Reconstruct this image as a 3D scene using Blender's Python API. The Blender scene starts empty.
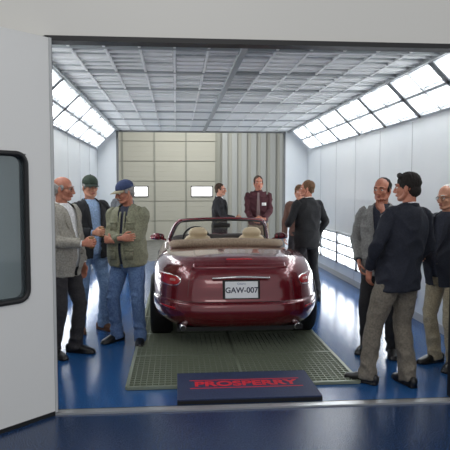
import bpy,bmesh,math,random
import numpy as np
from mathutils import Vector,Matrix,Euler
random.seed(3); RNG=np.random.RandomState(5)
D=bpy.data; C=bpy.context; COL=C.scene.collection
C.scene.view_settings.view_transform='Standard'
def lin(c):
    return tuple(((x/255)/12.92 if x/255<=.04045 else ((x/255+.055)/1.055)**2.4) for x in c)
MATS={}
def mat(name,col,rough=.5,metal=0,emit=0,coat=0,trans=0,noise=None,bump=None,ecol=None,alpha=1,sheen=0):
    if name in MATS: return MATS[name]
    m=D.materials.new(name); m.use_nodes=True; nt=m.node_tree; b=nt.nodes['Principled BSDF']
    c=lin(col)+(1,)
    b.inputs['Base Color'].default_value=c; b.inputs['Roughness'].default_value=rough
    b.inputs['Metallic'].default_value=metal
    if coat: b.inputs['Coat Weight'].default_value=coat; b.inputs['Coat Roughness'].default_value=.03
    if trans: b.inputs['Transmission Weight'].default_value=trans
    if alpha<1: b.inputs['Alpha'].default_value=alpha
    if emit:
        b.inputs['Emission Color'].default_value=(lin(ecol)+(1,)) if ecol else c
        b.inputs['Emission Strength'].default_value=emit
    if noise or bump:
        tc=nt.nodes.new('ShaderNodeTexCoord')
    if noise:
        sc,col2,lo,hi=noise
        n=nt.nodes.new('ShaderNodeTexNoise'); n.inputs['Scale'].default_value=sc; n.inputs['Detail'].default_value=5
        r=nt.nodes.new('ShaderNodeValToRGB'); r.color_ramp.elements[0].position=lo; r.color_ramp.elements[1].position=hi
        r.color_ramp.elements[0].color=c; r.color_ramp.elements[1].color=lin(col2)+(1,)
        nt.links.new(tc.outputs['Object'],n.inputs['Vector']); nt.links.new(n.outputs['Fac'],r.inputs['Fac'])
        nt.links.new(r.outputs['Color'],b.inputs['Base Color'])
    if bump:
        sc,st=bump
        n2=nt.nodes.new('ShaderNodeTexNoise'); n2.inputs['Scale'].default_value=sc; n2.inputs['Detail'].default_value=3
        bp=nt.nodes.new('ShaderNodeBump'); bp.inputs['Strength'].default_value=st; bp.inputs['Distance'].default_value=.01
        nt.links.new(tc.outputs['Object'],n2.inputs['Vector']); nt.links.new(n2.outputs['Fac'],bp.inputs['Height'])
        nt.links.new(bp.outputs['Normal'],b.inputs['Normal'])
    MATS[name]=m; return m

def cr(P,sub):
    P=np.array(P,float)
    if sub<=1 or len(P)<3 and sub<=1: return P
    Q=np.vstack([2*P[0]-P[1],P,2*P[-1]-P[-2]]); out=[]
    for i in range(1,len(Q)-2):
        for s in range(sub):
            t=s/sub; a,b,c,d=Q[i-1],Q[i],Q[i+1],Q[i+2]
            out.append(.5*((2*b)+(-a+c)*t+(2*a-5*b+4*c-d)*t*t+(-a+3*b-3*c+d)*t**3))
    out.append(P[-1]); return np.array(out)
class MB:
    def __init__(s): s.v=[];s.f=[];s.M=None;s.n=0
    def add(s,v,f):
        v=np.array(v,float)
        if s.M is not None:
            M=np.array(s.M); v=v@M[:3,:3].T+M[:3,3]
        s.v.append(v); s.f+= [tuple(i+s.n for i in q) for q in f]; s.n+=len(v); return s
    def tube(s,path,rad,side=None,seg=16,sub=3,n=2.0,cap=(1,1)):
        rad=[(r,r) if np.isscalar(r) else r for r in rad]
        P=cr(path,sub); R=np.maximum(cr(rad,sub),1e-4)
        T=np.gradient(P,axis=0); T/=np.linalg.norm(T,axis=1)[:,None]+1e-12
        if side is None:
            o=np.abs(P[-1]-P[0]); side=np.eye(3)[int(np.argmin(o))]
        side=np.array(side,float)
        ang=np.linspace(0,2*math.pi,seg,endpoint=False)
        ca=np.sign(np.cos(ang))*np.abs(np.cos(ang))**(2/n); sa=np.sign(np.sin(ang))*np.abs(np.sin(ang))**(2/n)
        rings=[]
        def ring(i,sc,off):
            t=T[i]; A=side-side.dot(t)*t; A/=np.linalg.norm(A)+1e-9; B=np.cross(t,A)
            return P[i]+t*off+sc*(R[i][0]*ca[:,None]*A+R[i][1]*sa[:,None]*B)
        c0,c1=cap; r0=min(R[0]);r1=min(R[-1])
        if c0:
            for ph in (70,45,22): p=math.radians(ph); rings.append(ring(0,math.cos(p),-math.sin(p)*r0*c0))
        for i in range(len(P)): rings.append(ring(i,1,0))
        if c1:
            for ph in (22,45,70): p=math.radians(ph); rings.append(ring(-1,math.cos(p),math.sin(p)*r1*c1))
        V=np.vstack(rings); k=len(rings)
        V=np.vstack([V,[P[0]-T[0]*r0*c0],[P[-1]+T[-1]*r1*c1]]); F=[]
        for i in range(k-1):
            for j in range(seg):
                j2=(j+1)%seg; F.append((i*seg+j,i*seg+j2,(i+1)*seg+j2,(i+1)*seg+j))
        for j in range(seg):
            F.append((k*seg,(j+1)%seg,j)); F.append((k*seg+1,(k-1)*seg+j,(k-1)*seg+(j+1)%seg))
        return s.add(V,F)
    def ell(s,c,r,rot=None,seg=18,rings=12,zmin=None):
        V=[];F=[]
        for i in range(rings+1):
            th=math.pi*i/rings
            for j in range(seg):
                a=2*math.pi*j/seg
                p=Vector((math.sin(th)*math.cos(a)*r[0],math.sin(th)*math.sin(a)*r[1],math.cos(th)*r[2]))
                if rot: p=Euler(rot).to_matrix()@p
                V.append((c[0]+p.x,c[1]+p.y,max(c[2]+p.z,zmin) if zmin is not None else c[2]+p.z))
        for i in range(rings):
            for j in range(seg):
                j2=(j+1)%seg; F.append((i*seg+j,(i+1)*seg+j,(i+1)*seg+j2,i*seg+j2))
        return s.add(V,F)
    def box(s,c,h,M=None):
        V=[]
        for x in(-1,1):
            for y in(-1,1):
                for z in(-1,1):
                    p=Vector((x*h[0],y*h[1],z*h[2]))
                    if M is not None: p=M@p
                    V.append((c[0]+p.x,c[1]+p.y,c[2]+p.z))
        return s.add(V,[(0,1,3,2),(4,6,7,5),(0,4,5,1),(2,3,7,6),(0,2,6,4),(1,5,7,3)])
    def bb(s,a,b):
        return s.box([(a[i]+b[i])/2 for i in range(3)],[abs(b[i]-a[i])/2 for i in range(3)])
    def verts(s): return np.vstack(s.v)
def mesh_from(name,V,F,mats,mi=None,smooth=False,fix=True,weld=0):
    me=D.meshes.new(name); me.from_pydata(V.tolist() if hasattr(V,'tolist') else V,[],F)
    if fix or weld:
        b=bmesh.new(); b.from_mesh(me)
        if weld: bmesh.ops.remove_doubles(b,verts=b.verts,dist=weld)
        bmesh.ops.recalc_face_normals(b,faces=b.faces); b.to_mesh(me); b.free()
    for m in mats: me.materials.append(m)
    if mi is not None: me.polygons.foreach_set('material_index',np.array(mi,dtype=np.int32))
    if smooth: me.polygons.foreach_set('use_smooth',np.ones(len(me.polygons),bool))
    me.update(); return me
def obj(name,mb,m,parent=None,loc=None,smooth=False,bevel=0,weld=0):
    me=mesh_from(name,mb.verts(),mb.f,[m],smooth=smooth,weld=weld)
    o=D.objects.new(name,me); COL.objects.link(o)
    if parent: o.parent=parent
    if loc: o.location=loc
    if bevel:
        md=o.modifiers.new('b','BEVEL'); md.width=bevel; md.segments=2; md.limit_method='ANGLE'
    return o
def empty(name,loc=(0,0,0),rz=0):
    e=D.objects.new(name,None); e.location=loc; e.rotation_euler=(0,0,rz); e.empty_display_size=.1; COL.objects.link(e); return e
def evalmesh(o):
    dg=C.evaluated_depsgraph_get(); dg.update(); me=D.meshes.new_from_object(o.evaluated_get(dg)); return me
def remesh(mb,vox,sm=2,fac=.5):
    me=D.meshes.new('t'); me.from_pydata(mb.verts().tolist(),[],mb.f)
    o=D.objects.new('t',me); COL.objects.link(o)
    r=o.modifiers.new('r','REMESH'); r.mode='VOXEL'; r.voxel_size=vox
    if sm: s=o.modifiers.new('s','SMOOTH'); s.factor=fac; s.iterations=sm
    m2=evalmesh(o); n=len(m2.vertices); V=np.empty(n*3); m2.vertices.foreach_get('co',V)
    N=np.empty(n*3); m2.vertex_normals.foreach_get('vector',N)
    F=[tuple(p.vertices) for p in m2.polygons]
    D.objects.remove(o); D.meshes.remove(me); D.meshes.remove(m2)
    return V.reshape(-1,3),N.reshape(-1,3),F
def folds(V,N,amp,seed,kz=1.0,freq=38):
    r=np.random.RandomState(seed); s=np.zeros(len(V))
    W=V+.03*np.sin(V[:,[1,2,0]]*17+r.rand()*6)
    for i in range(6):
        k=r.normal(size=3)*np.array([.8,.8,kz]); k=k/np.linalg.norm(k)*freq*(.6+r.rand())
        s+=np.sin(W@k+r.rand()*6.28)
    s=s/2.4; d=amp*(1-np.abs(s))
    return V+N*d[:,None]

# ============ HUMANS ============
def nv(v): v=np.array(v,float); return v/(np.linalg.norm(v)+1e-9)
def ik(a,t,l1,l2,hint):
    a=np.array(a,float);t=np.array(t,float); d=t-a; L=np.linalg.norm(d); mx=(l1+l2)*.995
    if L>mx: t=a+d/L*mx; d=t-a; L=mx
    u=d/L; x=(l1*l1-l2*l2+L*L)/(2*L); h=math.sqrt(max(l1*l1-x*x,0))
    p=np.array(hint,float); p=p-p.dot(u)*u; p=nv(p)
    return a+u*x+p*h,t
RT=np.array([(.84,.160,.118),(.95,.172,.128),(1.05,.160,.120),(1.15,.165,.120),(1.27,.180,.123),(1.37,.182,.114),(1.43,.155,.096),(1.475,.100,.076),(1.50,.064,.062)])
def rot_hand(mb,wr,d,w,left,curl,s=1.0):
    d=nv(d); w=np.array(w,float); w=nv(w-w.dot(d)*d); n=np.cross(d,w) if left else np.cross(w,d)
    wr=np.array(wr,float)
    mb.tube([wr-d*.03,wr+d*.02,wr+d*.06,wr+d*.088],[(.025,.02),(.03,.019),(.041,.016),(.040,.013)],side=w,seg=14,n=2.4,cap=(.6,.6))
    for k,(ow,L,r) in enumerate(((.031,.074,.0088),(.0105,.082,.0092),(-.0105,.076,.0088),(-.030,.06,.0078))):
        b=wr+d*.078+w*ow; pts=[b]; ang=curl*.5+.04*k; dd=d
        for sgi,fr in enumerate((.45,.32,.25)):
            dd=nv(d*math.cos(ang)+n*math.sin(ang)+w*ow*1.6*(1 if sgi==0 else .6)); pts.append(pts[-1]+dd*L*fr*1.15); ang+=curl*(1.0 if sgi==0 else .8)
        mb.tube(pts,[r*1.08,r,r*.95,r*.8],seg=10,sub=3)
    b=wr+d*.025+w*.022
    mb.tube([b,b+nv(d*.7+w*.75+n*.25)*.035,b+nv(d*.75+w*.6+n*.4)*.066,b+nv(d*.85+w*.42+n*.5)*.09],[.014,.0125,.0105,.009],seg=10)
def human(name,loc,yaw,H=1.75,top='blazer',tm=None,shirt=None,pm=None,shoe=None,skin=None,hairm=None,hair='full',
          head=(0,0,0),hoff=(0,0),pelvis=(0,0),chest=(0,0),feet=((.12,-.02,12),(-.12,.02,-12)),
          L=None,R=None,belly=0,cap=None,glasses=False,mustache=None,tie=None,opening=.012,vb=1.14,glass=None,badge=False,hem=.80,legr=1.0,seed=1,browm=None):
    parts=[] # V,F,mat
    def sp(z):
        t=np.clip((z-.92)/.53,0,1.15); return np.array([pelvis[0]+(chest[0]-pelvis[0])*t,pelvis[1]+(chest[1]-pelvis[1])*t])
    def ringdat(z,off):
        a=np.interp(z,RT[:,0],RT[:,1])+off; b=np.interp(z,RT[:,0],RT[:,2])+off
        g=belly*math.exp(-((z-1.07)/.14)**2); return a+g*.45,b+g*.6,-g*.6
    def torso(mb,z0,off,flare=0,z1=1.5):
        zs=[z0]+[z for z in RT[:,0] if z>z0+.03 and z<=z1]
        path=[];rad=[]
        for z in zs:
            a,b,yo=ringdat(z,off); fl=flare*max(0,1-(z-z0)/.2)
            x,y=sp(z); path.append((x,y+yo,z)); rad.append((a+fl,b+fl))
        mb.tube(path,rad,side=(1,0,0),seg=32,sub=4,n=2.35,cap=(0,.3))
    def front(z,x,off):
        a,b,yo=ringdat(z,off); cx,cy=sp(z); u=min(abs(x-cx)/a,.98); return cy+yo-b*(1-u**2.35)**(1/2.35)
    # legs
    hips=[(pelvis[0]+.09,pelvis[1],.90),(pelvis[0]-.09,pelvis[1],.90)]
    mb=MB(); ms=MB()
    x,y=sp(.95)
    a,b,yo=ringdat(.98,-.004)
    mb.tube([(pelvis[0],pelvis[1],.80),(pelvis[0],pelvis[1],.87),(pelvis[0],pelvis[1],.95),(x,y+yo*.7,1.03)],[(.10,.09),(.158,.118),(.17,.127),(a*.97,b*.97)],side=(1,0,0),seg=28,n=2.4,cap=(.4,0))
    for i in range(2):
        fx,fy,fa=feet[i]; fa=math.radians(fa); fd=np.array([math.sin(fa),-math.cos(fa),0])
        ank=np.array([fx,fy,.085]); hint=fd+np.array([0,0,.0])
        kn,_=ik(hips[i],ank,.42,.415,hint)
        h=np.array(hips[i]); r=legr
        bot=ank+np.array([0,0,-.045])
        mb.tube([h+[0,0,.02],h*.65+kn*.35,h*.25+kn*.75,kn,kn*.6+ank*.4,kn*.2+ank*.8,bot],
                [(.09,.098),(.086*r,.094*r),(.072*r,.077*r),(.066*r,.069*r),(.064*r,.068*r),(.058*r,.063*r),(.06*r,.068*r)],side=(1,0,0),seg=20,cap=(.5,0))
        M=Matrix.Translation((fx,fy,0))@Matrix.Rotation(fa,4,'Z'); ms.M=M
        ms.tube([(0,.075,.045),(0,.03,.05),(0,-.05,.046),(0,-.12,.034),(0,-.185,.026)],[(.034,.045),(.039,.05),(.045,.044),(.05,.034),(.036,.024)],side=(1,0,0),seg=18,n=2.3)
        ms.tube([(0,.02,.06),(0,.01,.13)],[.042,.04],seg=14,sub=2)
        ms.tube([(0,.085,.012),(0,0,.012),(0,-.13,.012),(0,-.205,.012)],[(.036,.014),(.04,.013),(.054,.013),(.034,.013)],side=(1,0,0),seg=16,n=4)
    V,N,F=remesh(mb,.0085,3); w=folds(V,N,.010,seed,1.6,34); lo=np.clip((1-np.abs(V[:,2]-.13)/.2),0,1)[:,None]
    V=V*(1-0)+ (w-V)*(.55+.9*lo); parts.append((V,F,pm))
    V,N,F=remesh(ms,.006,1); V[:,2]=np.maximum(V[:,2],.0015); parts.append((V,F,shoe))
    # torso
    L=L or dict(w=(.255,-.05,.90),d=(-.05,-.15,-1),t=(-.1,-1,.1),c=.45)
    R=R or dict(w=(-.255,-.05,.90),d=(.05,-.15,-1),t=(.1,-1,.1),c=.45)
    mt=MB(); mh=MB(); mc=MB(); cx,cy=sp(1.43)
    off={'blazer':.02,'jacket':.026,'shirt':.006}[top]
    hz={'blazer':hem,'jacket':.87,'shirt':.90}[top]
    torso(mt,hz,off,.012 if top!='shirt' else 0)
    sr={'blazer':1.0,'jacket':1.08,'shirt':.95}[top]
    for sgn,A,left in((1,L,True),(-1,R,False)):
        sh=np.array([cx+sgn*.178,cy,1.418]); el,wr=ik(sh,A['w'],.285,.255,A.get('h',(sgn*.6,.6,-.5)))
        inn=np.array([cx+sgn*.09,cy,1.425])
        fw=wr-nv(wr-el)*.012
        mt.tube([inn,sh,sh*.55+el*.45,el*.92+sh*.08,el*.9+wr*.1,el*.45+wr*.55,fw],[(.062*sr,.066*sr),(.066*sr,.07*sr),.06*sr,.054*sr,.053*sr,.048*sr,.043*sr],seg=18,sub=4,cap=(.7,0))
        mc.tube([el*.3+wr*.7,wr+nv(wr-el)*.006],[.034,.034],seg=16,sub=2,cap=(0,0))
        rot_hand(mh,wr+nv(wr-el)*.012,A['d'],A['t'],left,A['c'])
        A['wr']=wr
    V,N,F=remesh(mt,.0085,3); V=folds(V,N,.009,seed+7,1.2,30)
    if top!='shirt' :
        ctr=np.array([V[list(f)].mean(0) for f in F])
        sxy=np.array([sp(z) for z in ctr[:,2]])
        dx=np.abs(ctr[:,0]-sxy[:,0]); fr=ctr[:,1]<sxy[:,1]-.03
        vtop=.075 if top=='blazer' else .06
        wv=np.where(ctr[:,2]>vb,opening+(vtop-opening)*(ctr[:,2]-vb)/(1.47-vb),opening)
        kill=fr&(dx<wv)&(ctr[:,1]>np.array([front(z,x_,off)-.03 for x_,z in zip(ctr[:,0],ctr[:,2])]))
        F=[f for f,k in zip(F,kill) if not k]
        m2=MB(); torso(m2,.9,.004); Vs,Ns,Fs=remesh(m2,.009,2); parts.append((Vs,Fs,shirt))
    parts.append((V,F,tm))
    # collar
    def collar(rx,ry,z,tilt,r,m,gap=35,dz=0):
        q=MB(); pts=[]
        for k in range(13):
            a=math.radians(-90+gap+(360-2*gap)*k/12); ff=(math.sin(a)+1)/2
            x,y=sp(z); pts.append((x+rx*math.cos(a),y+.004+ry*math.sin(a),z+tilt*(ff)))
        q.tube(pts,[r]*13,side=(0,0,1),seg=10,sub=2); parts.append((q.verts(),q.f,m))
    collar(.068,.066,1.475,.035,(.024,.007),shirt if shirt else tm,20)
    if top!='shirt': collar(.084,.078,1.455,.05,(.022,.009),tm,40)
    if top=='blazer':
        for s in(1,-1):
            q=MB(); Vv=[];Ff=[]; K=9
            for k in range(K):
                z=vb-.01+(1.47-vb)*k/(K-1); wv=opening+(vtop-opening)*k/(K-1)
                wd=.055*math.sin(min(1,k/(K-1)*1.15)*math.pi*.62)+.004
                if k>=K-2: wd*=.7
                x0=sp(z)[0]+s*(wv-.003); x1=sp(z)[0]+s*(wv+wd)
                for xx in(x0,x1):
                    yf=front(z,xx,off)
                    Vv.append((xx,yf-.016,z)); Vv.append((xx,yf-.004,z))
            for k in range(K-1):
                o=k*4; Ff+=[(o,o+2,o+6,o+4),(o+1,o+5,o+7,o+3),(o,o+4,o+5,o+1),(o+2,o+3,o+7,o+6)]
            q.add(Vv,Ff); parts.append((q.verts(),q.f,tm))
        q=MB()
        for z in (vb-.03,vb-.12):
            xx=sp(z)[0]+opening+.012; q.ell((xx,front(z,xx,off)-.012,z),(.009,.005,.009),seg=10,rings=6)
        parts.append((q.verts(),q.f,mat('button_dark',(30,28,26),.4)))
    if top=='jacket':
        q=MB(); zs=np.linspace(hz+.005,1.44,14)
        for s in(1,-1):
            pts=[(sp(z)[0]+s*(opening+.006),front(z,sp(z)[0]+s*opening,off)-.008,z) for z in zs]
            q.tube(pts,[(.012,.006)]*len(pts),side=(1,0,0),seg=8,sub=1)
        parts.append((q.verts(),q.f,tm)); q=MB()
        for s in(1,-1):
            for z in(1.28,.99):
                xx=sp(z)[0]+s*.10; q.box((xx,front(z,xx,off)-.006,z),(.045,.007,.05 if z>1.2 else .055),Matrix.Rotation(s*.38,3,'Z'))
                q.box((xx,front(z,xx,off)-.011,z+.045),(.048,.007,.014),Matrix.Rotation(s*.38,3,'Z'))
        parts.append((q.verts(),q.f,tm))
    if top=='shirt' or opening>.03:
        q=MB(); x,y=sp(.955); a,b,yo=ringdat(.955,.004 if top=='shirt' else -.001)
        ring=[(x+a*math.copysign(abs(math.cos(t))**.85,math.cos(t)),y+yo+b*math.copysign(abs(math.sin(t))**.85,math.sin(t)),.955) for t in np.linspace(0,2*math.pi,33)]
        q.tube(ring,[(.017,.005)]*33,side=(0,0,1),seg=8,sub=1,cap=(0,0)); parts.append((q.verts(),q.f,mat('belt_leather',(25,20,18),.4)))
    if tie:
        q=MB(); pts=[]; rad=[]
        for k,z in enumerate(np.linspace(1.47,1.0,9)):
            x=sp(z)[0]; pts.append((x,front(z,x,.006)-.012,z)); rad.append(((.018 if k==0 else .014+.003*k),.005))
        q.tube(pts,rad,side=(1,0,0),seg=10,n=3); parts.append((q.verts(),q.f,tie))
    if badge:
        q=MB(); z=1.27; xx=sp(z)[0]+.10; q.box((xx,front(z,xx,off)-.014,z),(.04,.004,.026),Matrix.Rotation(.38,3,'Z')); parts.append((q.verts(),q.f,mat('badge_white',(235,235,230),.5)))
    parts.append((mc.verts(),mc.f,shirt if (shirt and top!='shirt') else tm))
    V,N,F=remesh(mh,.0036,1); parts.append((V,F,skin))
    # head
    nx,ny=sp(1.5); hc=np.array([nx+hoff[0],ny-.022+hoff[1],1.648])
    Rm=Matrix.Rotation(math.radians(head[0]),4,'Z')@Matrix.Rotation(math.radians(head[1]),4,'X')@Matrix.Rotation(math.radians(head[2]),4,'Y')
    HM=Matrix.Translation(hc)@Rm
    q=MB(); q.M=HM
    q.ell((0,.015,.035),(.075,.094,.082)); q.ell((0,-.022,-.028),(.060,.068,.084)); q.ell((0,-.055,-.09),(.033,.031,.023))
    for s in(1,-1):
        q.tube([(s*.06,.005,-.045),(s*.052,-.02,-.078),(s*.02,-.062,-.094)],[.018,.018,.017],seg=10)
        q.ell((s*.036,-.062,-.022),(.024,.022,.024)); q.ell((s*.011,-.098,-.036),(.009,.011,.008))
        q.ell((s*.078,.012,-.012),(.009,.019,.032),rot=(-.2,0,s*.35)); q.ell((s*.074,.008,-.03),(.009,.012,.014))
    q.tube([(0,-.080,.022),(0,-.098,-.008),(0,-.112,-.030)],[(.009,.012),(.010,.013),(.013,.011)],seg=12)
    q.tube([(-.048,-.064,.022),(-.025,-.080,.028),(0,-.083,.024),(.025,-.080,.028),(.048,-.064,.022)],[.011,.012,.012,.012,.011],seg=10)
    q.ell((0,-.085,-.062),(.026,.011,.012))
    nb=np.array([nx,ny+.004,1.43]); nh=np.array((HM@Vector((0,.018,-.05)))[:])
    q.M=None; q.tube([nb,nb*.5+nh*.5+[0,-.0,0],nh],[.066,.056,.056],seg=20,sub=3)
    V,N,F=remesh(q,.0045,2,.45); parts.append((V,F,skin))
    lip=MB(); lip.M=HM
    lip.ell((0,-.0945,-.057),(.022,.006,.0042)); lip.ell((0,-.093,-.065),(.019,.006,.0048)); parts.append((lip.verts(),lip.f,mat('lips',(165,95,85),.5)))
    e=MB(); e.M=HM; pu=MB(); pu.M=HM
    for s in(1,-1):
        e.ell((s*.030,-.0745,.002),(.0125,.0125,.0095),seg=12,rings=8); pu.ell((s*.030,-.0855,.002),(.0052,.003,.0052),seg=10,rings=6)
    parts.append((e.verts(),e.f,mat('eye_white',(215,210,205),.3))); parts.append((pu.verts(),pu.f,mat('eye_iris',(45,35,28),.2)))
    eb=MB(); eb.M=HM
    for s in(1,-1): eb.tube([(s*.014,-.093,.026),(s*.03,-.0905,.032),(s*.047,-.076,.027)],[.0035,.0045,.003],seg=8)
    if mustache: 
        eb2=MB(); eb2.M=HM; eb2.tube([(-.03,-.086,-.056),(-.013,-.098,-.047),(0,-.101,-.046),(.013,-.098,-.047),(.03,-.086,-.056)],[.005,.0075,.0075,.0075,.005],seg=10); parts.append((eb2.verts(),eb2.f,mustache))
    parts.append((eb.verts(),eb.f,browm or hairm))
    hr=MB(); hr.M=HM
    if hair=='full':
        hr.ell((0,.020,.047),(.0815,.099,.087)); hr.ell((0,.058,-.022),(.064,.052,.06))
        hr.tube([(-.055,-.045,.09),(0,-.062,.108),(.055,-.04,.088)],[.016,.02,.016],seg=10)
        for s in(1,-1): hr.ell((s*.070,.0,.018),(.010,.022,.032))
    elif hair=='short':
        hr.ell((0,.026,.042),(.080,.094,.085)); hr.ell((0,.062,-.018),(.060,.044,.055))
        for s in(1,-1): hr.ell((s*.070,.0,.015),(.009,.020,.028))
    elif hair=='bald':
        hr.ell((0,.045,.012),(.0795,.073,.060)); hr.ell((0,.062,-.025),(.060,.044,.05))
        for s in(1,-1): hr.ell((s*.068,.0,.012),(.010,.022,.03))
    elif hair=='receding':
        hr.ell((0,.034,.036),(.0795,.086,.085)); hr.ell((0,.062,-.022),(.061,.046,.055))
        for s in(1,-1): hr.ell((s*.069,.0,.012),(.010,.022,.03))
    V,N,F=remesh(hr,.005,1); V=folds(V,N,.005,seed+3,.4,130); parts.append((V,F,hairm))
    if cap:
        cm1,cm2=cap; q=MB(); q.M=HM@Matrix.Rotation(.08,4,'X')
        q.ell((0,.016,.05),(.0875,.106,.09),seg=28,rings=18,zmin=.042); parts.append((q.verts(),q.f,cm1))
        q=MB(); q.M=HM@Matrix.Rotation(.08,4,'X'); Vv=[];Ff=[]; K=13
        for k in range(K):
            a=math.radians(200+140*k/(K-1)); ca,sa=math.cos(a),math.sin(a)
            zi=.046; dr=-.022*abs(ca)**2
            for (rx,ry,zz) in ((.078,.088,zi),(.083,.175,zi+dr-.012)):
                for dz in(0,.004): Vv.append((rx*ca,.012+ry*sa,zz+dz))
        for k in range(K-1):
            o=k*4; Ff+=[(o,o+4,o+6,o+2),(o+1,o+3,o+7,o+5),(o+2,o+6,o+7,o+3),(o,o+1,o+5,o+4)]
        q.add(Vv,Ff); q.ell((0,.016,.141),(.008,.008,.005),seg=8,rings=5); parts.append((q.verts(),q.f,cm2))
    if glasses:
        q=MB(); q.M=HM
        for s in(1,-1):
            pts=[(s*.032+.021*math.cos(t),-.094+.006*abs(math.cos(t)),.0+.016*math.sin(t)) for t in np.linspace(0,2*math.pi,17)]
            q.tube(pts,[.0016]*17,side=(0,1,0),seg=6,sub=1,cap=(0,0)); q.tube([(s*.053,-.088,.006),(s*.074,-.04,.006),(s*.079,.01,.0)],[.0016]*3,seg=6)
        q.tube([(-.011,-.096,.003),(.011,-.096,.003)],[.0016]*2,seg=6,sub=1); parts.append((q.verts(),q.f,mat('spectacle_metal',(60,55,50),.3,.8)))
    if glass:
        q=MB(); A=L if glass=='L' else R; wr=A['wr']; d=nv(A['d']); w=nv(A['t']); n=np.cross(d,w) if glass=='L' else np.cross(w,d)
        c=wr+d*.09+n*.035
        q.tube([c+[0,0,-.05],c+[0,0,.0],c+[0,0,.06]],[.024,.028,.032],side=(1,0,0),seg=16,cap=(0,0)); parts.append((q.verts(),q.f,mat('drink_glass',(190,150,90),.1,0,trans=.6)))
    # assemble
    Vs=[];Fs=[];MI=[];mats=[];n=0
    for V,F,m in parts:
        if m not in mats: mats.append(m)
        i=mats.index(m); Vs.append(V); Fs+= [tuple(a+n for a in f) for f in F]; MI+=[i]*len(F); n+=len(V)
    me=mesh_from(name,np.vstack(Vs),Fs,mats,MI,smooth=True,fix=False)
    o=D.objects.new(name,me); COL.objects.link(o)
    s=H/1.765; o.scale=(s,s,s); o.location=(loc[0],loc[1],loc[2] if len(loc)>2 else 0); o.rotation_euler=(0,0,math.radians(yaw)); return o

# cloth mats
def cloth(n,c,r=.85,c2=None): 
    c2=c2 or tuple(min(255,int(x*1.18)+4) for x in c)
    return mat(n,c,r,noise=(60,c2,.35,.65),bump=(350,.25))
skinA=mat('skin_fair',(205,150,122),.5,noise=(30,(190,128,104),.4,.7)); skinB=mat('skin_ruddy',(190,128,102),.5,noise=(30,(172,106,86),.4,.7))
hG=cloth('hair_grey',(140,138,135)); hW=cloth('hair_white',(215,212,208)); hD=cloth('hair_dark',(24,19,16)); hB=cloth('hair_brown',(58,41,28)); hL=cloth('hair_light_brown',(92,66,44))
black_shoe=mat('leather_black',(18,17,17),.35); brown_shoe=mat('leather_brown',(95,60,40),.5)
jeans=cloth('denim_blue',(98,126,162),.9,(130,155,186)); jeans2=cloth('denim_mid',(74,98,138),.9,(102,128,166))

human('man_in_grey_blazer',(-1.09,5.66),62,1.72,'blazer',cloth('wool_taupe',(140,136,127)),cloth('shirt_white',(220,220,220)),cloth('trouser_charcoal',(44,42,44)),black_shoe,skinB,hG,'bald',
  head=(20,6,0),belly=.05,R=dict(w=(-.10,-.30,1.13),d=(.35,-1,.1),t=(.1,.1,1),c=1.0),glass='R',seed=1,opening=.02,feet=((.11,-.05,10),(-.11,.05,-15)),glasses=True)
human('man_in_black_jacket',(-.97,6.62),35,1.74,'blazer',cloth('jacket_black',(26,27,30)),cloth('shirt_light_blue',(140,165,198)),jeans,brown_shoe,skinA,hG,'short',
  head=(-5,5,0),belly=.03,opening=.05,hem=.86,R=dict(w=(-.12,-.30,1.15),d=(.5,-.8,.1),t=(.1,.1,1),c=1.0),glass='R',L=dict(w=(.24,-.1,.93),d=(-.2,-.3,-1),t=(-.2,-1,.1),c=.5),cap=(cloth('cap_dark_green',(44,56,46)),cloth('cap_brim_green',(38,48,40))),feet=((.12,-.06,15),(-.12,.05,-15)),seed=2)
human('man_in_olive_jacket',(-.50,6.08),-22,1.68,'jacket',cloth('canvas_olive',(118,118,98)),cloth('shirt_dark_plaid',(52,56,72)),jeans2,black_shoe,skinB,hG,'short',
  head=(-40,14,0),hoff=(-.01,-.03),belly=.05,opening=.02,L=dict(w=(-.06,-.235,1.14),d=(-1,.25,.1),t=(0,.1,1),c=.6,h=(.8,.3,-1)),R=dict(w=(.05,-.275,1.17),d=(1,.25,.1),t=(0,.1,1),c=.6,h=(-.8,.3,-1)),
  cap=(cloth('cap_navy',(46,58,90)),cloth('cap_brim_tan',(150,140,115))),mustache=hG,feet=((.15,-.03,22),(-.15,.0,-22)),seed=3,legr=1.05)
human('man_in_dark_suit',(.80,10.75),80,1.70,'blazer',cloth('suit_black',(24,24,27)),cloth('shirt_white',(220,220,220)),cloth('suit_black',(28,28,31)),black_shoe,skinA,hB,'short',head=(-10,0,0),seed=4,R=dict(w=(-.1,-.3,1.1),d=(.3,-1,.1),t=(0,.1,1),c=.9))
human('man_in_maroon_shirt',(1.52,10.7),-8,1.84,'shirt',cloth('shirt_maroon',(62,26,32)),cloth('shirt_maroon',(62,26,32)),cloth('trouser_tan',(120,105,85)),black_shoe,skinB,hB,'short',head=(8,0,0),tie=mat('tie_grey',(120,100,98),.5),badge=True,seed=5,
   L=dict(w=(.10,-.26,1.02),d=(-1,-.1,-.2),t=(0,-.3,1),c=.5),R=dict(w=(-.10,-.27,1.0),d=(1,-.1,-.2),t=(0,-.3,1),c=.5))
human('woman_with_brown_hair',(2.0,9.3),-20,1.66,'shirt',cloth('blouse_brown',(90,64,54)),cloth('blouse_brown',(90,64,54)),cloth('trouser_dark',(40,38,40)),black_shoe,skinA,hL,'full',head=(10,0,0),seed=6)
human('man_in_black_suit',(1.86,8.12),-158,1.72,'blazer',cloth('suit_black2',(21,21,23)),cloth('shirt_white',(220,220,220)),cloth('suit_black2',(24,24,26)),black_shoe,skinB,hL,'short',head=(48,0,0),seed=7,
   R=dict(w=(-.24,-.08,.95),d=(.1,-.4,-1),t=(.2,-1,0),c=.4),L=dict(w=(.18,-.25,1.12),d=(-.3,-1,.1),t=(0,.1,1),c=.8),feet=((.12,-.02,12),(-.16,.04,-20)))
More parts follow.
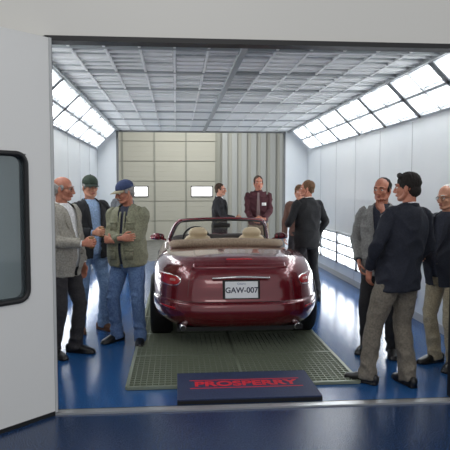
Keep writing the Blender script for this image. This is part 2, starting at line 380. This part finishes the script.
human('man_in_tweed_blazer',(1.98,5.45),-30,1.71,'blazer',cloth('wool_grey',(112,112,110)),cloth('shirt_navy',(40,44,56)),cloth('trouser_black',(30,29,31)),black_shoe,skinB,hD,'receding',head=(-12,4,0),seed=8,belly=.03,opening=.035,
   L=dict(w=(.05,-.20,1.43),d=(-.40,.12,.9),t=(-.5,-.2,.5),c=.9,h=(.6,-.2,-1)),R=dict(w=(-.20,-.12,.95),d=(.2,-.3,-1),t=(.2,-1,0),c=.5),feet=((.12,-.02,14),(-.14,.03,-14)))
human('man_in_navy_blazer',(1.76,4.58),-157,1.73,'blazer',cloth('wool_navy',(23,27,38)),cloth('shirt_white',(220,220,220)),cloth('trouser_taupe',(98,92,82)),black_shoe,skinB,hD,'full',head=(28,2,0),seed=9,
   pelvis=(-.06,0),chest=(-.14,.02),feet=((.17,-.10,20),(-.10,.10,-12)),L=dict(w=(.12,-.14,.97),d=(-.1,-.3,-1),t=(-.2,-1,0),c=.4,h=(1,.6,-.2)),R=dict(w=(-.30,-.12,.96),d=(.1,-.3,-1),t=(.2,-1,0),c=.4,h=(-1,.5,-.2)),legr=1.1)
human('man_with_white_hair',(2.43,5.02),-62,1.64,'blazer',cloth('jacket_dark_navy',(27,30,40)),cloth('shirt_navy',(40,44,56)),cloth('trouser_khaki',(150,140,118)),black_shoe,skinA,hW,'receding',head=(-5,8,0),glasses=True,belly=.05,seed=10,opening=.03,
   R=dict(w=(-.12,-.26,1.08),d=(.6,-.8,.1),t=(0,.1,1),c=.6))
human('man_in_grey_shirt',(-1.12,12.3),15,1.66,'shirt',cloth('shirt_grey',(90,92,95)),cloth('shirt_grey',(90,92,95)),cloth('trouser_dark',(40,38,40)),black_shoe,skinA,hB,'short',seed=11)

# ============ ROOM ============
XL,XR,Y0,Y1,ZC=-1.70,2.94,4.17,12.9,2.88
YI=Y0+.1
white=mat('booth_white_panel',(232,235,236),.3,noise=(1.2,(226,230,232),.4,.6))
trimg=mat('trim_grey',(185,187,187),.45); dark=mat('rubber_black',(22,23,24),.5); metal=mat('metal_alu',(200,202,202),.3,.8)
facade=mat('facade_paint',(214,213,206),.45)
def boxobj(name,a,b,m,parent=None,bevel=0): return obj(name,MB().bb(a,b),m,parent,bevel=bevel)
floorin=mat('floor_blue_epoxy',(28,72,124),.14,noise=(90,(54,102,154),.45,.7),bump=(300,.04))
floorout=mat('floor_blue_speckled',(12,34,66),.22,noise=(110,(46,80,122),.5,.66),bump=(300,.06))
mb=MB(); mb.bb((XL,Y0,-.1),(XR,Y1,0)); obj('floor',mb,floorin)
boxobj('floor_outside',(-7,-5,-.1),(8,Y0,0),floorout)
boxobj('floor_workshop',(-7,Y1,-.1),(9,18.2,-.002),mat('concrete_grey',(120,122,120),.6,noise=(6,(100,102,100),.4,.6)))
for nm,x,s in(('wall_left',XL,-1),('wall_right',XR,1)):
    mb=MB(); mb.bb((x,YI,0),(x+s*.08,Y1,ZC+.1)); obj(nm,mb,white)
    mb=MB()
    y=Y0+.6
    while y<Y1: mb.bb((x,y-.004,0),(x-s*.004,y+.004,2.44)); y+=1.15
    mb.bb((x,YI,.0),(x-s*.012,Y1,.09))
    obj('trim_panel_seams_'+nm[5:],mb,trimg)
mb=MB(); mb.bb((-6,Y0,0),(-.90,Y0+.1,4.2)); obj('wall_front_left',mb,facade)
mb=MB(); mb.bb((2.12,Y0,0),(6,Y0+.1,4.2)); obj('wall_front_right',mb,facade)
mb=MB(); mb.bb((-.90,Y0,2.66),(2.12,Y0+.1,4.2)); obj('wall_front_header',mb,facade)
mb=MB(); mb.bb((-.90,Y0-.012,2.63),(2.12,Y0+.11,2.665)); mb.bb((-.91,Y0-.012,0),(-.875,Y0+.11,2.66)); mb.bb((2.10,Y0-.012,0),(2.13,Y0+.11,2.66)); obj('trim_door_seal',mb,dark)
mb=MB(); mb.bb((-.9,Y0-.05,0),(2.12,Y0+.02,.012)); obj('trim_threshold',mb,metal)
mb=MB(); mb.bb((-.9,Y0+.02,0),(2.12,Y0+.05,.006)); obj('trim_threshold_gap',mb,dark)
# ceiling
ceilm=mat('ceiling_filter',(178,184,186),.8,noise=(5,(212,216,217),.42,.62),bump=(40,.4))
mb=MB(); mb.bb((XL,YI,ZC+.02),(XR,Y1,ZC+.1)); obj('ceiling',mb,ceilm)
cxl,cxr=XL+.43,XR-.43; mid=(cxl+cxr)/2
mb=MB(); y=Y0+.12
while y<Y1+.01:
    mb.bb((cxl,y-.018,ZC-.012),(cxr,y+.018,ZC+.02)); y+=1.0966
for x in (cxl,mid,cxr): mb.bb((x-.03,YI,ZC-.025),(x+.03,Y1,ZC+.02))
obj('trim_ceiling_frame',mb,mat('ceiling_frame',(160,165,167),.5,.2))
mb=MB()
for i in range(1,6):
    for a,b in((cxl,mid),(mid,cxr)):
        x=a+(b-a)*i/6; mb.bb((x-.012,YI,ZC-.003),(x+.012,Y1,ZC+.019))
y=Y0+.12
while y<Y1-.1:
    for j in range(1,6):
        mb.bb((cxl,y+1.0966*j/6-.006,ZC-.004),(cxr,y+1.0966*j/6+.006,ZC+.018))
    y+=1.0966
obj('trim_ceiling_grid',mb,mat('ceiling_wire',(232,234,234),.5))
mb=MB(); 
for i in range(12):
    for j in range(47):
        if random.random()<.5:
            wx=(cxr-cxl)/12; wy=1.0966/6; x=cxl+wx*i; y=Y0+.12+wy*j
            mb.bb((x+.02,y+.02,ZC+.008),(x+wx-.02,y+wy-.02,ZC+.03))
obj('ceiling_filter_pads',mb,mat('filter_pad',(236,238,238),.8))
# lights
glow=mat('lamp_diffuser',(255,255,255),.4,emit=8,ecol=(250,253,255)); frm=mat('lamp_frame',(190,194,197),.4)
def fixture(name,o,u,v,lu,lv,rows,cols):
    o=Vector(o);u=Vector(u).normalized();v=Vector(v).normalized();n=u.cross(v); 
    M=Matrix((u,v,n)).transposed(); e=empty(name,o); f=MB(); g=MB(); t=.03
    e.rotation_euler=M.to_euler()
    def bx(mb,u0,u1,v0,v1,n0,n1): mb.bb((u0,v0,n0),(u1,v1,n1))
    bx(f,0,lu,0,lv,-.05,-.03)
    for i in range(cols+1): c=i*(lu-t)/cols; bx(f,c,c+t,0,lv,-.03,.012)
    for i in range(rows+1): c=i*(lv-t)/rows; bx(f,0,lu,c,c+t,-.03,.012)
    for i in range(cols):
        for j in range(rows):
            a=t+i*(lu-t)/cols; b=(i+1)*(lu-t)/cols; c=t+j*(lv-t)/rows; d=(j+1)*(lv-t)/rows
            m=(c+d)/2; w=(d-c)*.34
            bx(g,a+.015,b-.015,m-w,m+w,-.03,-.004)
    obj('frame',f,frm,e); obj('tubes',g,glow,e)
p=1.145
for i in range(7):
    y=Y0+.35+p*i
    fixture('ceiling_light_fixture',(XL+.015,y,2.46),(0,1,0),(.43,0,.42),1.08,.60,2,2)
    fixture('ceiling_light_fixture',(XR-.015,y+1.08,2.46),(0,-1,0),(-.43,0,.42),1.08,.60,2,2)
    if i>=2:
        fixture('wall_light_fixture',(XR-.052,y+1.08,.27),(0,-1,0),(0,0,1),1.08,.56,3,2)
        fixture('wall_light_fixture',(XL+.052,y,.27),(0,1,0),(0,0,1),1.08,.56,3,2)
mb=MB()
for x0,s in((XL,1),(XR,-1)):
    M=Matrix.Rotation(-s*math.atan2(.42,.43),3,'Y')
    mb.box((x0+s*.175,(YI+Y1)/2,2.71),(.32,(Y1-YI)/2,.01),M)
obj('ceiling_slope_panel',mb,white)
mb=MB(); mb.bb((XL,Y1,0),(-1.27,Y1+.12,3.2)); obj('wall_back_left',mb,white)
mb=MB(); mb.bb((2.42,Y1,0),(XR,Y1+.12,3.2)); obj('wall_back_right',mb,white)
mb=MB(); mb.bb((-1.3,Y1-.01,0),(-1.26,Y1+.13,ZC)); mb.bb((2.40,Y1-.01,0),(2.44,Y1+.13,ZC)); mb.bb((-1.3,Y1-.01,ZC-.03),(2.44,Y1+.13,ZC+.03)); obj('trim_back_opening',mb,mat('trim_dark_grey',(110,112,112),.5))
# workshop behind
wsw=mat('workshop_wall',(175,176,168),.7)
YB=18
mb=MB(); mb.bb((-7,YB,0),(9,YB+.1,5)); obj('wall_workshop_back',mb,wsw)
mb=MB(); mb.bb((-7,Y1,4.9),(9,YB,5)); obj('ceiling_workshop',mb,mat('workshop_ceiling',(150,150,145),.8))
mb=MB(); mb.bb((9,Y1,0),(9.1,YB,5)); obj('wall_workshop_right',mb,wsw)
mb=MB(); mb.bb((-7.1,Y1,0),(-7,YB,5)); obj('wall_workshop_left',mb,wsw)
e=empty('door_1',(0,YB,0))
mb=MB(); z=.0
while z<4.2:
    mb.bb((-2.6,-.06,z+.01),(1.25,-.01,z+.60)); 
    for zz in(.15,.3,.45): mb.bb((-2.6,-.064,z+zz-.005),(1.25,-.05,z+zz+.005))
    z+=.61
obj('overhead_sections',mb,mat('overhead_door_paint',(182,182,170),.5),e,bevel=.005)
mb=MB()
for x in(-2.6,-1.65,-.68,.28,1.2): mb.bb((x,-.085,0),(x+.05,-.055,4.2))
mb.bb((1.25,-.12,0),(1.36,-.0,4.3)); obj('overhead_track',mb,mat('track_grey',(150,152,142),.5,.3),e)
mb=MB()
for x in(-1.5,.48): mb.bb((x,-.075,1.38),(x+.62,-.05,1.66))
obj('overhead_window',mb,mat('daylight_window',(255,255,255),.3,emit=2.5),e)
mb=MB()
for x in(-1.5,.48):
    mb.bb((x-.03,-.085,1.35),(x+.65,-.06,1.38)); mb.bb((x-.03,-.085,1.66),(x+.65,-.06,1.69)); mb.bb((x-.03,-.085,1.38),(x,-.06,1.66)); mb.bb((x+.62,-.085,1.38),(x+.65,-.06,1.66))
obj('overhead_window_frame',mb,dark,e)
mb=MB(); x=1.42
while x<5:
    mb.bb((x,YB-.07,0),(x+.17,YB-.0,5)); x+=.30
obj('trim_corrugated_wall',mb,mat('corrugated_steel',(180,184,182),.5,.1),bevel=.01)
# floor grate
e=empty('floor_grate',(0,0,0)); gx0,gx1,gy0,gy1=-.40,1.50,4.60,11.4
steel=mat('grate_steel',(128,136,118),.4,.35)
mb=MB(); mb.bb((gx0,gy0,.001),(gx1,gy1,.004)); obj('grate_pit_shade',mb,mat('pit_shade',(50,60,50),.8),e)  # flat sheet under the bars, pit's shade put into its dark colour
mb=MB(); y=gy0+.02
while y<gy1: mb.bb((gx0,y-.006,.004),(gx1,y+.006,.024)); y+=.055
x=gx0
while x<gx1: mb.bb((x-.003,gy0,.004),(x+.003,gy1,.022)); x+=.05
for x in(gx0,gx0+.95,gx1): mb.bb((x-.014,gy0,.002),(x+.014,gy1,.027))
y=gy0
while y<gy1+.01: mb.bb((gx0,y-.016,.003),(gx1,y+.016,.027)); y+=.85
obj('grate_bars',mb,steel,e)
def text(name,body,size,loc,rot,m,parent,ext=.001,bold=0):
    cu=D.curves.new(name,'FONT'); cu.body=body; cu.size=size; cu.align_x='CENTER'; cu.align_y='CENTER'; cu.extrude=ext; cu.offset=bold
    o=D.objects.new(name,cu); COL.objects.link(o); me=evalmesh(o); D.objects.remove(o)
    me.materials.clear(); me.materials.append(m); o=D.objects.new(name,me); COL.objects.link(o); o.location=loc; o.rotation_euler=rot; o.parent=parent; return o
e=empty('floor_mat_sign',(0,0,.028))
mb=MB(); mb.bb((0,4.24,0),(1.10,4.86,.014)); obj('mat_base',mb,mat('mat_navy',(22,34,66),.6,noise=(80,(32,48,84),.4,.6)),e,bevel=.004)
mb=MB(); mb.bb((0,4.24,-.027),(1.10,4.60,0)); obj('mat_underlay',mb,dark,e)
red=mat('lettering_red',(205,26,44),.5)
t_=text('mat_lettering','PROSPERRY',.15,(.55,4.56,.0155),(0,0,0),red,e,.001,.005); t_.data.update()
for v_ in t_.data.vertices: v_.co.x*=1.06
mb=MB()
for y in (4.465,4.65): mb.bb((.10,y,.014),(1.0,y+.010,.016))
obj('mat_lines',mb,red,e)

# open door leaf
dl=empty('door_2',(-.885,Y0-.03,0),math.radians(225))
LW=1.05
wz0,wz1,wx0,wx1=.86,1.84,.19,.86
leaf=mat('door_leaf_paint',(222,223,220),.35)
mb=MB(); th=.028
mb.bb((0,-th,.02),(wx0,th,2.64)); mb.bb((wx1,-th,.02),(LW,th,2.64)); mb.bb((wx0,-th,.02),(wx1,th,wz0)); mb.bb((wx0,-th,wz1),(wx1,th,2.64))
obj('leaf_panel',mb,leaf,dl)
def rrect(x0,x1,z0,z1,r,n=6):
    P=[]
    for cx_,cz_,a0 in((x1-r,z1-r,0),(x0+r,z1-r,90),(x0+r,z0+r,180),(x1-r,z0+r,270)):
        for k in range(n+1): a=math.radians(a0+90*k/n); P.append((cx_+r*math.cos(a),cz_+r*math.sin(a)))
    return P
P=rrect(wx0+.0,wx1,wz0,wz1,.07); P.append(P[0])
for s in(1,-1):
    mb2=MB(); mb2.tube([(x,s*th,z) for x,z in P],[.018]*len(P),side=(0,1,0),seg=10,sub=1,cap=(0,0)); obj('window_gasket',mb2,dark,dl,smooth=True)
mb=MB(); mb.bb((wx0,-.004,wz0),(wx1,.004,wz1)); obj('window_glass',mb,mat('window_glass_tint',(185,200,205),.03,trans=.9),dl)
mb=MB(); mb.bb((-.02,-th-.006,.02),(.0,th+.006,2.64)); obj('leaf_edge',mb,trimg,dl)
mb=MB(); mb.bb((LW,-th-.002,.02),(LW+.02,th+.002,2.64)); obj('leaf_outer_edge',mb,trimg,dl)
mb=MB(); mb.bb((0,-th-.001,.0),(LW,th+.001,.03)); obj('leaf_sweep',mb,dark,dl)

# ============ CAR ============
CL,W=4.70,.925
car=empty('convertible_car',(.62,5.42,0))
paint=mat('car_paint_red',(100,6,22),.25,.3,coat=1)
chrome=mat('chrome',(225,225,225),.08,1); plastic=mat('car_black_trim',(16,16,17),.45); beige=mat('leather_beige',(190,172,142),.55); tan=cloth('tonneau_fabric',(120,104,86))
LV=[(0,.90,.95,.95,0),(0,.6,.7,.7,0),(0,.25,.35,.35,0),(0,.12,.16,.2,0),(.03,.075,.09,.12,0),(.10,.04,.045,.06,0),(.20,.012,.012,.02,0),(.30,0,0,0,0),(.38,0,.006,.01,0),(.42,.002,.018,.02,0),(.445,.006,.05,.04,0),
    (.50,.008,.062,.06,0),(.64,.018,.078,.12,0),(.78,.036,.105,.2,0),(.88,.06,.14,.3,.05),(.95,.09,.185,.38,.3),(.985,.125,.24,.45,.7),(1,.17,.31,.52,1),(1,.25,.40,.62,1),(1,.36,.52,.75,1),(1,.50,.66,.9,1),(1,.64,.80,1.05,1),(1,.78,.93,1.2,1),(1,.86,1.02,1.3,1),(1,.90,1.07,1.35,1),(1,.925,1.09,1.37,1)]
LVa=np.array(LV)
ZT=np.array([(0,.845),(.25,.865),(.9,.885),(1.5,.865),(2.1,.83),(2.9,.84),(3.5,.82),(4.1,.73),(4.7,.56)])
CW=np.array([(0,.05),(.5,.075),(1.2,.07),(2,.05),(3,.08),(3.8,.12),(4.7,.1)])
def S(th,t):
    t=min(max(t,0),len(LV)-1); i=int(min(math.floor(t),len(LV)-2)); r=t-i; l=LVa[i]*(1-r)+LVa[i+1]*r
    f,ix,ir,iff,g=l; c,s=math.cos(th),math.sin(th)
    n=4.2 if s<0 else 3.6
    ins=ir if s<0 else iff
    x=math.copysign(abs(c)**(2/n),c)*max(W-ix,0); b=CL/2-ins
    y=CL/2+math.copysign(abs(s)**(2/n),s)*b
    zt=np.interp(y,ZT[:,0],ZT[:,1]); zb=.26 if y<.4 else np.interp(y,[.4,.9,3.9,4.7],[.26,.20,.20,.24])
    z=zb+(zt-zb)*f+g*np.interp(y,CW[:,0],CW[:,1])*(1-(abs(x)/W)**2)
    tk=.035*math.exp(-((y-2.35)/.75)**2)*(1 if f<1 else .3); x*=1-tk
    return np.array([x,y,z])
dn=np.linspace(-math.pi/2,math.pi/2,1500); pts=np.array([S(t,7) for t in dn]); 
al=np.concatenate([[0],np.cumsum(np.linalg.norm(np.diff(pts,axis=0),axis=1))]); NT=120
tr=np.interp(np.linspace(0,al[-1],NT+1),al,dn); ths=list(tr)+[math.pi-t for t in tr[::-1][1:-1]]
lev=[]
for i in range(len(LV)-1):
    for k in range(3): lev.append(i+k/3)
lev.append(len(LV)-1)
V=[];F=[];n=len(ths)
for t in lev:
    for th_ in ths: V.append(S(th_,t))
for i in range(len(lev)-1):
    for j in range(n): F.append((i*n+j,i*n+(j+1)%n,(i+1)*n+(j+1)%n,(i+1)*n+j))
me=mesh_from('body',np.array(V),F,[paint,beige,plastic],smooth=True,weld=.002)
body=D.objects.new('body',me); COL.objects.link(body)
RA,FA=1.03,3.62; WR=.335
cut=[]
q=MB()
P=rrect(-.665,.665,1.62,3.12,.22,8)
k=len(P); q.add([(x,y,.42) for x,y in P]+[(x,y,1.4) for x,y in P],[tuple(range(k))[::-1],tuple(range(k,2*k))]+[(i,(i+1)%k,k+(i+1)%k,k+i) for i in range(k)])
cut.append(obj('cutc',q,beige))
for ya in(RA,FA):
    for s in(1,-1):
        q=MB(); q.tube([(s*.60,ya,WR),(s*1.1,ya,WR)],[.385,.385],side=(0,1,0),seg=48,sub=1,cap=(0,0)); cut.append(obj('cutw',q,plastic))
for c in cut:
    md=body.modifiers.new('b','BOOLEAN'); md.object=c; md.operation='DIFFERENCE'; md.solver='EXACT'
me=evalmesh(body); D.objects.remove(body)
for c in cut: D.objects.remove(c)
body=D.objects.new('body',me); COL.objects.link(body); body.parent=car
me.materials.clear(); 
for m in(paint,beige,plastic): me.materials.append(m)
for pl in me.polygons:
    c=pl.center; pl.material_index=0; pl.use_smooth=True
    if abs(c.x)<.68 and 1.60<c.y<3.14 and c.z>.41 and c.z<1.0:
        if abs(pl.normal.z)<.5 or c.z<.6: pl.material_index=1; pl.use_smooth=False
    for ya in(RA,FA):
        d=math.hypot(c.y-ya,c.z-WR)
        if d<.384 and abs(c.x)>.58 and c.z>.24 : pl.material_index=2; pl.use_smooth=False
    if c.z<.215: pl.material_index=2
def patch(name,th0,th1,t0,t1,m,h=.006,nu=16,nv_=8,oval=0):
    mb=MB(); V=[];F=[]
    for i in range(nu+1):
        for j in range(nv_+1):
            a_=-1+2*i/nu; b_=-1+2*j/nv_
            if oval:
                k=oval; a2=a_*math.sqrt(max(0,1-k*b_*b_/2)); b2=b_*math.sqrt(max(0,1-k*a_*a_/2)); a_,b_=a2,b2
            th=th0+(th1-th0)*(a_+1)/2; t=t0+(t1-t0)*(b_+1)/2; p=S(th,t); a=S(th+.002,t)-S(th-.002,t); b=S(th,t+.02)-S(th,t-.02); nn=np.cross(a,b); nn/=np.linalg.norm(nn)+1e-9
            if nn[1]>0 and p[1]<.3: nn=-nn
            edge=i in(0,nu) or j in(0,nv_); V.append(p+nn*(-.004 if edge else h))
    for i in range(nu):
        for j in range(nv_): F.append((i*(nv_+1)+j,(i+1)*(nv_+1)+j,(i+1)*(nv_+1)+j+1,i*(nv_+1)+j+1))
    mb.add(V,F); obj(name,mb,m,car,smooth=True)
def thx(x): return -math.acos(min(1,(abs(x)/W)**2.1))
tl=mat('tail_lamp_red',(150,10,18),.12,coat=1,emit=.08); amb=mat('tail_lamp_clear',(185,110,105),.12,coat=1)
for s in(0,1):
    f=(lambda t:t) if s==0 else (lambda t:-math.pi-t)
    patch('tail_lamp',f(thx(.60)),f(thx(.845)),12.15,13.45,tl,.010,20,12,oval=.85)
    patch('tail_lamp_chrome',f(thx(.592)),f(thx(.85)),12.03,13.57,chrome,.003,20,12,oval=.85)
    patch('reverse_lamp',f(thx(.64)),f(thx(.71)),12.6,13.0,amb,.013,8,6,oval=.9)
    patch('bumper_reflector',f(thx(.62)),f(thx(.80)),7.2,7.7,tl,.004,8,4)
    patch('trunk_seam',f(thx(.515)),f(thx(.525)),11.0,17.5,plastic,.0012,2,30)
patch('bumper_seam',thx(.90),-math.pi-thx(.90),9.95,10.2,plastic,.002,60,3)
patch('trunk_lip',thx(.52),-math.pi-thx(.52),14.6,15.6,paint,.012,30,6)
patch('bumper_step',thx(.86),-math.pi-thx(.86),8.2,8.4,plastic,.0015,60,2)
patch('brake_light',thx(.16),-math.pi-thx(.16),16.2,16.6,tl,.006,10,4)
c=S(-math.pi/2,12.2)
pr=math.radians(8)
mb=MB(); mb.box((0,c[1]-.006,.640),(.18,.012,.092),Matrix.Rotation(-pr,3,'X')); obj('plate_recess',mb,plastic,car,bevel=.01)
mb=MB(); mb.box((0,c[1]-.022,.640),(.158,.004,.080),Matrix.Rotation(-pr,3,'X')); obj('licence_plate',mb,mat('plate_white',(225,228,230),.4),car,bevel=.002)
text('plate_text','GAW-007',.074,(0,c[1]-.027,.635),(math.pi/2-pr,0,0),mat('plate_ink',(25,30,60),.5),car,.0008,.0016)
text('plate_heading','Ontario',.026,(0,c[1]-.018,.697),(math.pi/2-pr,0,0),mat('plate_blue',(40,70,140),.5),car,.0005)
mb=MB(); mb.tube([(-.27,c[1]-.004,.750),(0,c[1]-.012,.763),(.27,c[1]-.004,.750)],[(.010,.014)]*3,side=(0,0,1),seg=10); obj('chrome_plinth',mb,chrome,car,smooth=True)
mb=MB()
for s in(1,-1): mb.tube([(s*.56,.10,.265),(s*.56,.40,.265)],[.034,.034],side=(1,0,0),seg=18,sub=1,cap=(0,0))
obj('exhaust_tips',mb,chrome,car,smooth=True)
mb=MB()
for s in(1,-1): mb.tube([(s*.56,.097,.265),(s*.56,.11,.265)],[.027,.027],side=(1,0,0),seg=18,sub=1,cap=(0,0))
mb.bb((-.6,.35,.20),(.6,4.2,.26)); mb.bb((-.62,.15,.225),(.62,.5,.265)); obj('underbody',mb,plastic,car)
tire=mat('tyre_rubber',(20,20,21),.7); alloy=mat('alloy_wheel',(170,172,175),.25,.9)
for ya in(RA,FA):
    for s in(1,-1):
        w=empty('wheel',(s*.785,ya,WR)); w.parent=car
        q=MB(); prof=[(.215,-.105),(.26,-.118),(.305,-.118),(.330,-.095),(.335,-.05),(.335,.05),(.330,.095),(.305,.118),(.26,.118),(.215,.105)]; V=[];F=[];m=48
        for i in range(m):
            a=2*math.pi*i/m
            for r,x in prof: V.append((x,r*math.cos(a),r*math.sin(a)))
        k=len(prof)
        for i in range(m):
            for j in range(k): F.append((i*k+j,i*k+(j+1)%k,((i+1)%m)*k+(j+1)%k,((i+1)%m)*k+j))
        q.add(V,F); obj('tyre',q,tire,w,smooth=True)
        q=MB(); 
        ring=[(s*.095,.205*math.cos(a),.205*math.sin(a)) for a in np.linspace(0,2*math.pi,41)]; q.tube(ring,[.016]*41,side=(1,0,0),seg=8,sub=1,cap=(0,0))
        for i in range(5):
            a=2*math.pi*i/5; q.tube([(s*.085,.03*math.cos(a),.03*math.sin(a)),(s*.09,.2*math.cos(a),.2*math.sin(a))],[(.03,.012),(.022,.01)],side=(0,-math.sin(a),math.cos(a)),seg=8,sub=2)
        q.ell((s*.09,0,0),(.02,.045,.045)); q.tube([(-.09,0,0),(.06*s,0,0)],[.2,.2],side=(0,1,0),seg=30,sub=1,cap=(0,0)); obj('alloy',q,alloy,w,smooth=True)
# windscreen
hd=[(-.73,3.16,.86),(-.68,2.93,1.0),(-.61,2.66,1.135),(-.50,2.57,1.175),(0,2.50,1.195),(.50,2.57,1.175),(.61,2.66,1.135),(.68,2.93,1.0),(.73,3.16,.86)]
mb=MB(); mb.tube(hd,[(.020,.024)]*9,side=(0,1,0),seg=12,sub=5); obj('windscreen_frame',mb,paint,car,smooth=True)
mb=MB(); mb.tube([(x*.965,y-.018,z-.012) for x,y,z in hd],[(.012,.014)]*9,side=(0,1,0),seg=8,sub=5); obj('windscreen_seal',mb,plastic,car,smooth=True)
V=[];F=[]; nx_,nz_=16,8
for j in range(nz_+1):
    t=j/nz_; hw=.70*(1-t)+.565*t*1.0; 
    for i in range(nx_+1):
        u=-1+2*i/nx_; yb=3.36-.20*u*u; yt=2.50+.10*u*u; V.append((u*hw,yb*(1-t)+yt*t,(.885*(1-t)+(1.185-.03*u*u)*t)))
for j in range(nz_):
    for i in range(nx_): a=j*(nx_+1)+i; F.append((a,a+1,a+nx_+2,a+nx_+1))
mb=MB(); mb.add(V,F); obj('windscreen_glass',mb,mat('car_glass',(235,242,240),.02,alpha=.15),car,smooth=True)
mb=MB(); mb.tube([(0,2.60,1.13),(0,2.58,1.11)],[.01,.01],seg=8); mb.tube([(-.11,2.56,1.10),(0,2.55,1.11),(.11,2.56,1.10)],[(.03,.012)]*3,side=(0,0,1),seg=12,n=3); obj('rear_view_mirror',mb,plastic,car,smooth=True)
mb=MB()
for s in(1,-1):
    mb.tube([(s*.78,2.90,.88),(s*.86,2.88,.91)],[.018,.018],seg=8); mb.tube([(s*.83,2.86,.925),(s*.90,2.85,.93),(s*.96,2.88,.92)],[(.045,.04),(.052,.05),(.036,.035)],side=(0,0,1),seg=16)
obj('side_mirrors',mb,paint,car,smooth=True)
mb=MB()
for s in(1,-1): mb.tube([(s*.84,2.815,.928),(s*.94,2.83,.925)],[(.036,.006)]*2,side=(0,0,1),seg=12,cap=(.5,.5))
obj('side_mirror_glass',mb,mat('mirror_glass_dark',(70,74,78),.05,.9),car,smooth=True)
mb=MB(); mb.tube([(-.66,1.98,.905),(-.645,1.70,.93),(-.50,1.50,.945),(-.25,1.42,.955),(0,1.40,.96),(.25,1.42,.955),(.50,1.50,.945),(.645,1.70,.93),(.66,1.98,.905)],[(.03,.03),(.05,.06),(.06,.09),(.065,.12),(.068,.125),(.065,.12),(.06,.09),(.05,.06),(.03,.03)],side=(0,0,1),seg=16,sub=4); obj('folded_top_cover',mb,tan,car,smooth=True)
mb=MB(); mb.tube([(-.60,1.58,.965),(-.42,1.46,.99),(0,1.38,1.01),(.42,1.46,.99),(.60,1.58,.965)],[(.012,.03)]*5,side=(0,0,1),seg=10,sub=4); obj('top_cover_piping',mb,beige,car,smooth=True)
for s in(1,-1):
    q=MB(); q.tube([(s*.345,2.28,.60),(s*.345,2.12,.74),(s*.345,2.05,.88),(s*.345,2.00,.99)],[(.22,.07),(.235,.085),(.22,.08),(.15,.05)],side=(1,0,0),seg=24,n=2.8,cap=(.6,.6))
    q.tube([(s*.345,1.99,1.01),(s*.345,1.985,1.05),(s*.345,1.985,1.09)],[(.105,.04),(.125,.05),(.10,.04)],side=(1,0,0),seg=20,n=2.6,cap=(.7,.7))
    q.tube([(s*.345,2.15,.60),(s*.345,2.6,.60)],[(.23,.07),(.22,.06)],side=(1,0,0),seg=20,n=3)
    V,N,F=remesh(q,.012,2); me=mesh_from('seat',V,F,[beige],smooth=True,fix=False); o=D.objects.new('seat',me); COL.objects.link(o); o.parent=car
q=MB(); q.tube([(-.55,1.78,.80),(0,1.76,.84),(.55,1.78,.80)],[(.12,.06)]*3,side=(0,0,1),seg=14); obj('rear_bench',q,beige,car,smooth=True)
q=MB(); q.tube([(-.62,3.02,.86),(-.3,2.96,.90),(0,2.97,.88),(.3,2.96,.89),(.62,3.02,.86)],[(.07,.12)]*5,side=(0,0,1),seg=16); obj('dashboard',q,mat('dash_dark',(45,38,34),.5),car,smooth=True)
q=MB(); ring=[(-.345+.185*math.cos(a),2.72-.06*math.sin(a),.90+.175*math.sin(a)) for a in np.linspace(0,2*math.pi,33)]; q.tube(ring,[.014]*33,side=(0,1,0),seg=8,sub=1,cap=(0,0)); q.tube([(-.52,2.72,.90),(-.17,2.72,.90)],[.018]*2,seg=8); q.tube([(-.345,2.72,.90),(-.345,3.0,.85)],[.03]*2,seg=8); obj('steering_wheel',q,plastic,car,smooth=True)
for s in(0,1):
    f=(lambda t:t) if s==0 else (lambda t:-math.pi-t)
    for yy in(1.78,3.1):
        a=math.asin(max(-1,min(1,(-(abs((yy-CL/2)/(CL/2))**2.1) if yy<CL/2 else abs((yy-CL/2)/(CL/2))**1.8))))
        patch('door_seam',f(a),f(a+.004),4.5,16.0,plastic,.001,2,24)

# ============ CAMERA / LIGHT ============
cam=D.cameras.new('camera'); co=D.objects.new('camera',cam); COL.objects.link(co); C.scene.camera=co
cam.sensor_width=36; cam.lens=580/450*36; co.location=(0,0,1.61)
co.rotation_euler=(math.radians(90-3.6),0,math.radians(-4.8))
w=D.worlds.new('world'); C.scene.world=w; w.use_nodes=True; w.node_tree.nodes['Background'].inputs[0].default_value=(.95,.96,1,1); w.node_tree.nodes['Background'].inputs[1].default_value=.72
def area(name,loc,rot,size,en,col=(1,1,1)):
    l=D.lights.new(name,'AREA'); l.energy=en; l.size=size; l.color=col; o=D.objects.new(name,l); COL.objects.link(o); o.location=loc; o.rotation_euler=rot
area('workshop_fill',(.5,15.3,4.7),(0,0,0),2.5,190,(1,.98,.94))  # unseen area light added to brighten the workshop behind the booth
area('hall_fill',(0,-.5,4.6),(math.radians(15),0,0),2.0,60,(1,.97,.93))  # unseen fill above the camera, added to light facade and door leaf
